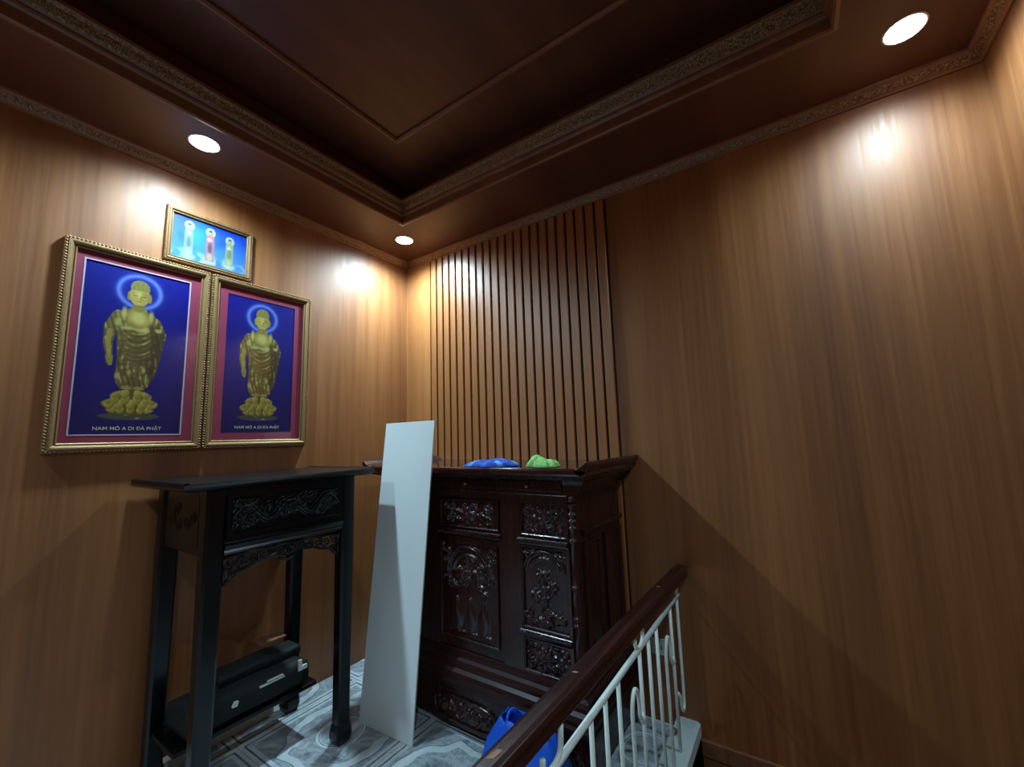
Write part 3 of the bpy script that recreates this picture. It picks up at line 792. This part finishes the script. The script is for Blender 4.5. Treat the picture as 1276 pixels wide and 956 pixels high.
# ------------------------------------------------------------------ black altar table
tab = thing('altar_table', 'narrow black lacquered altar table with carved apron below the pictures', 'table', (-1.12, -.30, 0))
LQ = 'lacquer'
TX0, TX1, TY0, TY1 = -1.505, -.728, -.575, -.016
def rounded_slab(name, x0, x1, y0, y1, z0, z1, mat, parent):
    V, F = [], []
    pr = [(.030, z0), (.012, z0+.004), (.003, z0+.010), (0, z0+.017), (.002, z1-.005), (.006, z1)]
    for d, z in pr: V += [(x0+d, y0+d, z), (x1-d, y0+d, z), (x1-d, y1, z), (x0+d, y1, z)]
    n = len(pr)
    for i in range(n-1):
        for k in range(4): F.append((i*4+k, i*4+(k+1) % 4, (i+1)*4+(k+1) % 4, (i+1)*4+k))
    F += [(3, 2, 1, 0), tuple((n-1)*4+k for k in range(4))]
    return fixn(mk(name, V, F, mat, parent))
rounded_slab('tabletop', TX0, TX1, TY0, TY1, 1.140, 1.170, LQ, tab)
for s_, x0 in ((1, TX1-.012), (-1, TX0+.012)):   # low raised lip at both ends
    pr = [(-.012, 1.1695), (-.006, 1.173), (.002, 1.176), (.009, 1.174), (.011, 1.168), (.004, 1.160)]
    extrude_poly('end_lip', [(x0+s_*d, z) for d, z in pr], TY0+.006, TY1, lambda a, b, h: (a, h, b), LQ, tab)
LEGS = [(-1.425, -.550), (-.885, -.550), (-1.425, -.130), (-.885, -.130)]
def table_leg(x, y):
    V, F = [], []; wd = .065
    pr = [(1.0, 1.14), (1.0, .80), (.94, .60), (.90, .30), (.88, .12), (.92, .085), (1.12, .055), (1.15, .03), (1.0, .010), (.75, 0)]
    cx, cy = x+wd/2, y+wd/2
    for s_, z in pr:
        h = wd/2*s_; c = h*.72
        for dx, dy in ((-c, -h), (c, -h), (h, -c), (h, c), (c, h), (-c, h), (-h, c), (-h, -c)): V.append((cx+dx, cy+dy, z))
    n = len(pr)
    for i in range(n-1):
        for k in range(8): F.append((i*8+k, i*8+(k+1) % 8, (i+1)*8+(k+1) % 8, (i+1)*8+k))
    F += [tuple(range(8)), tuple(range((n-1)*8, n*8))[::-1]]
    return fixn(mk('leg', V, F, LQ, tab))
for p in LEGS: table_leg(*p)
fy = -.540
ft = lambda a, b, h: (a, fy-h, b)
fr = box('frieze', -1.365, -.880, fy, fy+.03, .940, 1.142, LQ, tab)
loop_sweep('frieze_frame', (-1.358, -.889, .962, 1.118), [(0, 0), (0, .010), (.012, .010), (.02, .003), (.02, 0)], ft, LQ, fr)
Rr = random.Random(8); S_ = []
for cx in (-1.27, -1.12, -.97):
    for k in range(4): S_ += spiral(cx+Rr.uniform(-.05, .05), 1.04+Rr.uniform(-.03, .03), .024, 1.3, Rr.uniform(0, 6), Rr.choice((-1, 1)), .006, .012)
    for k in range(9): S_ += leaf(cx+Rr.uniform(-.08, .08), 1.04+Rr.uniform(-.05, .05), Rr.uniform(.3, 1.3), .035, .008, .014)
S_ += [(-1.33+.42*t, 1.04+.03*math.sin(t*16), .011, .014) for t in np.linspace(0, 1, 120)]
relief('carving', (-1.34, -.907, .980, 1.100), S_, lambda u, v, h: (u, fy-.001-h, v), LQ, fr)
extrude_poly('waist_moulding', [(fy+.01, .905), (fy-.006, .907), (fy-.012, .914), (fy-.008, .922), (fy-.014, .930), (fy-.018, .938), (fy-.012, .946), (fy+.01, .950)], -1.362, -.885, lambda a, b, h: (h, a, b), LQ, tab)
for x0, x1 in ((-1.415, -1.385), (-.860, -.830)):
    sd = box('side_frieze', x0, x1, -.49, -.07, .905, 1.142, LQ, tab, .003)
    if x0 < -1.3:
        S_ = []
        for k in range(7): S_ += spiral(-.28+Rr.uniform(-.14, .14), 1.02+Rr.uniform(-.06, .06), .026, 1.3, Rr.uniform(0, 6), Rr.choice((-1, 1)), .006, .005)
        relief('carving', (-.46, -.10, .93, 1.115), S_, lambda u, v, h: (x0-.001-h, u, v), LQ, sd)
box('back_frieze', -1.37, -.88, -.095, -.07, .94, 1.142, LQ, tab)
# pierced scroll bracket under the frieze: many small scrolls joined into one openwork piece
def bracket():
    parts = []; R = random.Random(12); yb = -.530
    def sp(cx, cz, r, turns, a0, sg, th):
        pts = [(p[0], yb+R.uniform(-.004, .004), p[1]) for p in spiral(cx, cz, r, turns, a0, sg, 1, 1, 22)]
        parts.append(tubevf(pts, [th*(1-.4*i/21) for i in range(22)], 6))
    def ln(pts, th): parts.append(tubevf([(a, yb, b) for a, b in pts], th, 6))
    xa, xb = -1.362, -.885; mid = (xa+xb)/2
    ln([(xa, .895), (xb, .895)], .007)
    for s_, x0 in ((1, xa), (-1, xb)):
        ln([(x0+s_*.006, .90), (x0+s_*.008, .85), (x0+s_*.010, .795)], .006)
        low = [(x0+s_*.008, .800), (x0+s_*.03, .815), (x0+s_*.05, .835), (x0+s_*.09, .842), (x0+s_*.13, .858), (x0+s_*.17, .862), (x0+s_*.2, .872), (x0+s_*.235, .852)]
        ln(low, .007)
        for cx, cz, r, sg in ((.028, .868, .022, 1), (.036, .835, .015, -1), (.070, .868, .022, -1), (.105, .872, .018, 1), (.140, .876, .017, -1), (.172, .879, .014, 1), (.205, .880, .015, -1)):
            sp(x0+s_*cx, cz, r, 1.4, R.uniform(0, 6), sg*s_, .006)
        for k in range(10):
            a = R.uniform(0, 3.1); cx = x0+s_*R.uniform(.02, .2); cz = .892-R.uniform(0, .02)-.02*(1-abs(cx-x0)/.24)
            ln([(cx, cz), (cx+.012*math.cos(a), cz-.010*abs(math.sin(a)))], .005)
    sp(mid, .868, .022, 1.2, 0, 1, .007); ln([(mid-.03, .845), (mid, .834), (mid+.03, .845)], .007)
    V, F = merge(parts)
    o = mk('scroll_bracket', V, F, LQ, tab, True); o['kind'] = 'stuff'
bracket()
box('low_shelf', -1.41, -.868, -.35, -.12, .196, .214, LQ, tab, .003)

# soft black bag on the low shelf, flat tan board behind it, pale strip along the wall
def blob_box(name, x0, x1, y0, y1, z0, z1, mat, parent, rnd=.03, amp=.006, seed=1, n=14):
    V, F = [], []
    for lvl, q in enumerate((0, .12, .35, .65, .88, 1.0)):
        ins = rnd*(1-math.sqrt(max(0, 1-((abs(q-.5)*2)**6))))
        k = 0
        for e in range(4):
            c = [(x0+ins, y0+ins), (x1-ins, y0+ins), (x1-ins, y1-ins), (x0+ins, y1-ins)]
            p, r_ = c[e], c[(e+1) % 4]
            for i in range(n):
                t = i/n; x, y = p[0]+(r_[0]-p[0])*t, p[1]+(r_[1]-p[1])*t
                z = z0+(z1-z0)*q
                d = amp*mnoise.noise((x*9, y*9, z*9+seed))
                cx, cy = (x0+x1)/2, (y0+y1)/2
                V.append((x+d*(1 if x > cx else -1), y+d*(1 if y > cy else -1), z+(amp*mnoise.noise((x*7, y*7, seed)) if q > .3 else 0)))
    m = 4*n
    for l in range(5):
        for k in range(m): F.append((l*m+k, l*m+(k+1) % m, (l+1)*m+(k+1) % m, (l+1)*m+k))
    F += [tuple(range(m))[::-1], tuple(range(5*m, 6*m))]
    return fixn(mk(name, V, F, mat, parent, True))
bag = thing('black_bag', 'black fabric bag with white markings lying on the low shelf of the black table', 'bag', (-1.12, -.24, .214))
bb = blob_box('body', -1.375, -.905, -.345, -.155, .216, .325, 'black_fabric', bag, .03, .008, 2)
blob_box('flap', -1.24, -.90, -.27, -.150, .316, .365, 'black_fabric', bag, .02, .008, 5)
fb = lambda a, b, h: (a, -.352-h, b)
extrude_poly('white_mark', [(-1.12, .297), (-1.02, .297), (-1.02, .302), (-1.12, .302)], -.008, .003, fb, 'white_print', bag)
extrude_poly('white_mark', [(-1.09, .306), (-1.025, .306), (-1.025, .310), (-1.09, .310)], -.008, .003, fb, 'white_print', bag)
extrude_poly('white_mark', [(-.958, .290), (-.918, .290), (-.918, .306), (-.943, .306), (-.943, .334), (-.958, .334)], -.008, .003, fb, 'white_print', bag)
extrude_poly('white_mark', [(-1.222, .272), (-1.205, .272), (-1.200, .288), (-1.214, .290)], -.010, .003, fb, 'white_print', bag)
extrude_poly('white_mark', [(-1.352, .262), (-1.335, .262), (-1.338, .292), (-1.346, .292)], -.010, .003, fb, 'white_print', bag)
tag(box('board_offcut', -1.02, -.90, -.135, -.045, .366, .374, 'tan_board', None, .001), 'small flat tan board resting on the black bag under the table', 'board')
bpy.data.objects['board_offcut'].rotation_euler = (0, 0, 0)
tag(box('board_strip', -1.42, -.905, -.055, -.012, 0.0, .038, 'board_edge', None, .002), 'long pale strip lying on the floor along the wall beneath the black table', 'board')

# ------------------------------------------------------------------ white board leaning on the cabinet
def lean_board():
    BL, BR, TR, TL = (Vector(p) for p in ((-.730, -.476, .001), (-.710, -.812, .001), (-.592, -.845, 1.392), (-.596, -.492, 1.392)))
    n = (BR-BL).cross(TL-BL).normalized()
    if n.x < 0: n = -n
    t = n*.008
    V = [tuple(p) for p in (BL, BR, TR, TL)]+[tuple(p+t) for p in (BL, BR, TR, TL)]
    F = [(0, 1, 2, 3), (4, 5, 6, 7), (0, 1, 5, 4), (1, 2, 6, 5), (2, 3, 7, 6), (3, 0, 4, 7)]
    lo = min(v[2] for v in V)
    V = [(x, y, z-lo) for x, y, z in V]
    o = mk('white_board', V, F, ['board_white', 'board_edge'], None, False, [0, 0, 1, 1, 1, 1])
    fixn(o); bev(o, .001, 1)
    return tag(o, 'tall narrow white board leaning against the carved cabinet', 'board')
lean_board()

# ------------------------------------------------------------------ cloths on the cabinet, blue bag on the floor
def cloth(name, label, cx, cy, rx, ry, h, mats, seed, ang, k, z0=1.169, stripes=False):
    V, F, MI = [], [], []; R = random.Random(seed); nr, ns = 16, 56
    ph = [R.uniform(0, 6.28) for _ in range(6)]
    bd = [1+.13*math.sin(3*t+ph[0])+.08*math.sin(5*t+ph[1])+.05*math.sin(9*t+ph[2]) for t in [2*math.pi*i/ns for i in range(ns)]]
    V.append((cx, cy, z0+h*.8))
    for i in range(1, nr+1):
        q = i/nr
        for j in range(ns):
            t = 2*math.pi*j/ns; u, v = rx*bd[j]*q*math.cos(t), ry*bd[j]*q*math.sin(t)
            x = u*math.cos(ang)-v*math.sin(ang); y = u*math.sin(ang)+v*math.cos(ang)
            f = .66+.42*mnoise.noise((u*k*5, v*k*2.2, seed))+.22*mnoise.noise((u*70, v*34, seed+3))
            hh = h*max(.10, min(1, f*1.15)*(1-q**4*.8))
            if i == nr: hh = .003
            V.append((cx+x, cy+y, z0+hh))
    for j in range(ns): F.append((0, 1+j, 1+(j+1) % ns)); MI.append(0)
    for i in range(nr-1):
        for j in range(ns):
            a = 1+i*ns; F.append((a+j, a+ns+j, a+ns+(j+1) % ns, a+(j+1) % ns))
            MI.append(1 if stripes and (j % 14 in (3, 4)) and i > 4 else 0)
    b0 = len(V)
    V += [(p[0], p[1], z0) for p in V[1+(nr-1)*ns:1+nr*ns]]
    for j in range(ns): F.append((1+(nr-1)*ns+j, b0+j, b0+(j+1) % ns, 1+(nr-1)*ns+(j+1) % ns)); MI.append(0)
    F.append(tuple(range(b0, b0+ns))[::-1]); MI.append(0)
    return tag(mk(name, V, F, mats, None, True, MI), label, 'cloth', 'cleaning cloths on the cabinet')
cloth('cleaning_cloth', 'crumpled blue cleaning cloth lying on top of the carved cabinet', -.535, -1.150, .055, .125, .036, ['blue_cloth', 'blue_stripe'], 5, .25, 9, stripes=True)
cloth('cleaning_cloth', 'folded bright green patterned cloth lying on top of the carved cabinet', -.520, -1.405, .050, .078, .050, ['green_cloth', 'blue_cloth'], 11, -.2, 5.0)

def blue_bag():
    r = thing('plastic_bag', 'bright blue plastic bag standing on the floor in front of the cabinet', 'bag', (-.68, -1.33, 0))
    V, F = [], []; ns = 40
    lv = [(0, 1.0, 1.0), (.05, 1.02, 1.03), (.12, .93, .95), (.18, .80, .8), (.235, .62, .62), (.262, .52, .50)]
    for sh in (0, 1):
        for li, (z, a, b) in enumerate(lv):
            for j in range(ns):
                t = 2*math.pi*j/ns
                q = lambda c: math.copysign(abs(c)**.45, c)
                y = -1.372+(.19*a-.003*sh)*q(math.cos(t)); x = -.675+(.08*b-.003*sh)*q(math.sin(t))
                d = .010*mnoise.noise((x*14, y*14, z*14+3))
                V.append((x+d, y+d, z+(.003*sh if li == 0 else 0)+(.018*mnoise.noise((j*.5, 1, 7)) if li == 5 else 0)))
    m = len(lv)*ns
    for sh in (0, 1):
        for i in range(len(lv)-1):
            for j in range(ns):
                a = sh*m+i*ns; f = (a+j, a+(j+1) % ns, a+ns+(j+1) % ns, a+ns+j); F.append(f if sh == 0 else f[::-1])
    a = (len(lv)-1)*ns
    for j in range(ns): F.append((a+j, a+(j+1) % ns, m+a+(j+1) % ns, m+a+j))
    F += [tuple(range(ns))[::-1], tuple(range(m, m+ns))]
    mk('body', V, F, 'bag_blue', r, True)
    for y0 in (-1.435, -1.315):
        pts = [(-.71+.012*k, y0+.006*math.sin(k), .255+.030*math.sin(math.pi*k/6)) for k in range(7)]
        tube('handle', pts, .005, 'bag_blue', r, 6)
blue_bag()

# ------------------------------------------------------------------ stair railing
RYL = -1.800
rail = thing('stair_railing', 'white metal railing with a dark red-brown wooden handrail at the stair opening', 'railing', (-1.0, RYL, .046))
def handrail():
    RYL = -1.8
    pr = [(-.022, .652), (.022, .652), (.027, .657), (.028, .667), (.025, .673), (.029, .680), (.029, .690), (.023, .699), (.012, .703), (-.012, .703), (-.023, .699), (-.029, .690), (-.029, .680), (-.025, .673), (-.028, .667), (-.027, .657)]
    V, F = [], []; n = len(pr); st = [(-2.05, 1), (-.045, 1), (-.025, .96), (-.012, .84), (-.006, .6)]
    cyl = lambda x: -1.811-.028*x
    for x, s_ in st: V += [(x, cyl(x)+y*s_, .672+(z-.672)*s_) for y, z in pr]
    for i in range(len(st)-1):
        for k in range(n): F.append((i*n+k, i*n+(k+1) % n, (i+1)*n+(k+1) % n, (i+1)*n+k))
    F += [tuple(range(n))[::-1], tuple(range((len(st)-1)*n, len(st)*n))]
    o = fixn(mk('handrail', V, F, 'rail_wood', rail)); bev(o, .002, 2, 20)
    for x, ln_ in ((-1.40, .030), (-1.06, .008), (-.36, .008)):
        RYL = cyl(x)
        pts = [(x, RYL+.010, .7032), (x+ln_, RYL+.004, .7036), (x+ln_*1.1, RYL-.006, .7036), (x+ln_*.2, RYL-.004, .7036)]
        V = pts+[(p[0], p[1], .7015) for p in pts]
        mk('scuff_mark', V, [(0, 1, 2, 3), (4, 7, 6, 5), (0, 4, 5, 1), (1, 5, 6, 2), (2, 6, 7, 3), (3, 7, 4, 0)], 'chipped', o)
handrail()
P = 'white_paint'
tube('top_bar', [(-2.03, RYL, .588), (-.07, RYL, .588)], .0088, P, rail, 10)
ZB = .044
def straight(x): return tube('baluster', [(x, RYL, .588), (x, RYL, ZB)], .0066, P, rail, 8)
b0 = straight(-.22)
for x in (-.425, -.525, -.625, -.825, -.925, -1.02, -1.22, -1.32, -1.42, -1.62, -1.72, -1.82):
    c = b0.copy(); C.objects.link(c); c.parent = rail; c.location.x = x+.22
def scroll_at(x):      # upright that arches over and lands on the baluster to its right
    pts = [(x, RYL, ZB), (x, RYL, .30), (x, RYL, .42)]
    for i in range(1, 13):
        a = math.pi-math.pi*1.05*i/12; pts.append((x+.034+.034*math.cos(a), RYL, .42+.075*math.sin(a)))
    pts += [(x+.072, RYL, .395), (x+.086, RYL, .385)]
    o = tube('scroll_baluster', pts, .0066, P, rail, 8)
    v, f = tubevf([(x+.086, RYL, .372), (x+.0895, RYL, .385), (x+.088, RYL, .40)], [.006, .0125, .006], 8); mk('collar', v, f, P, o, True)
    return o
for x in (-.322, -.725, -1.12, -1.52, -1.92): scroll_at(x)
def hook_at(x):        # open U between the bar and the handrail
    pts = [(x+.042, RYL, .656), (x+.041, RYL, .625)]
    for i in range(0, 11):
        a = -math.pi*i/10; pts.append((x+.040*math.cos(a), RYL, .618+.027*math.sin(a)))
    pts += [(x-.040, RYL, .632)]
    return tube('hook', pts, .0066, P, rail, 8)
for x in (-.62, -1.22, -1.82): hook_at(x)
pts = [(-.075, RYL, .658), (-.082, RYL, .62), (-.100, RYL, .588), (-.103, RYL, .25), (-.106, RYL, .19)]
pts += [(-.128+.022*math.cos(a), RYL, .18+.03*math.sin(a)) for a in (-.3, -.8, -1.3, -1.8, -2.3, -2.9)]+[(-.158, RYL, .215), (-.20, RYL, .25)]
tube('end_scroll', pts, .0066, P, rail, 8)

# ------------------------------------------------------------------ socket on the wall beside the cabinet
so = thing('wall_socket', 'small pale electrical socket on the wood wall behind the railing', 'socket', (0, -1.68, .28))
box('plate', -.009, -.0005, -1.714, -1.646, .285, .355, 'outlet_plastic', so, .002)
for y0 in (-1.695, -1.672): box('slot', -.0105, -.0085, y0, y0+.005, .310, .328, 'dark_slot', so)
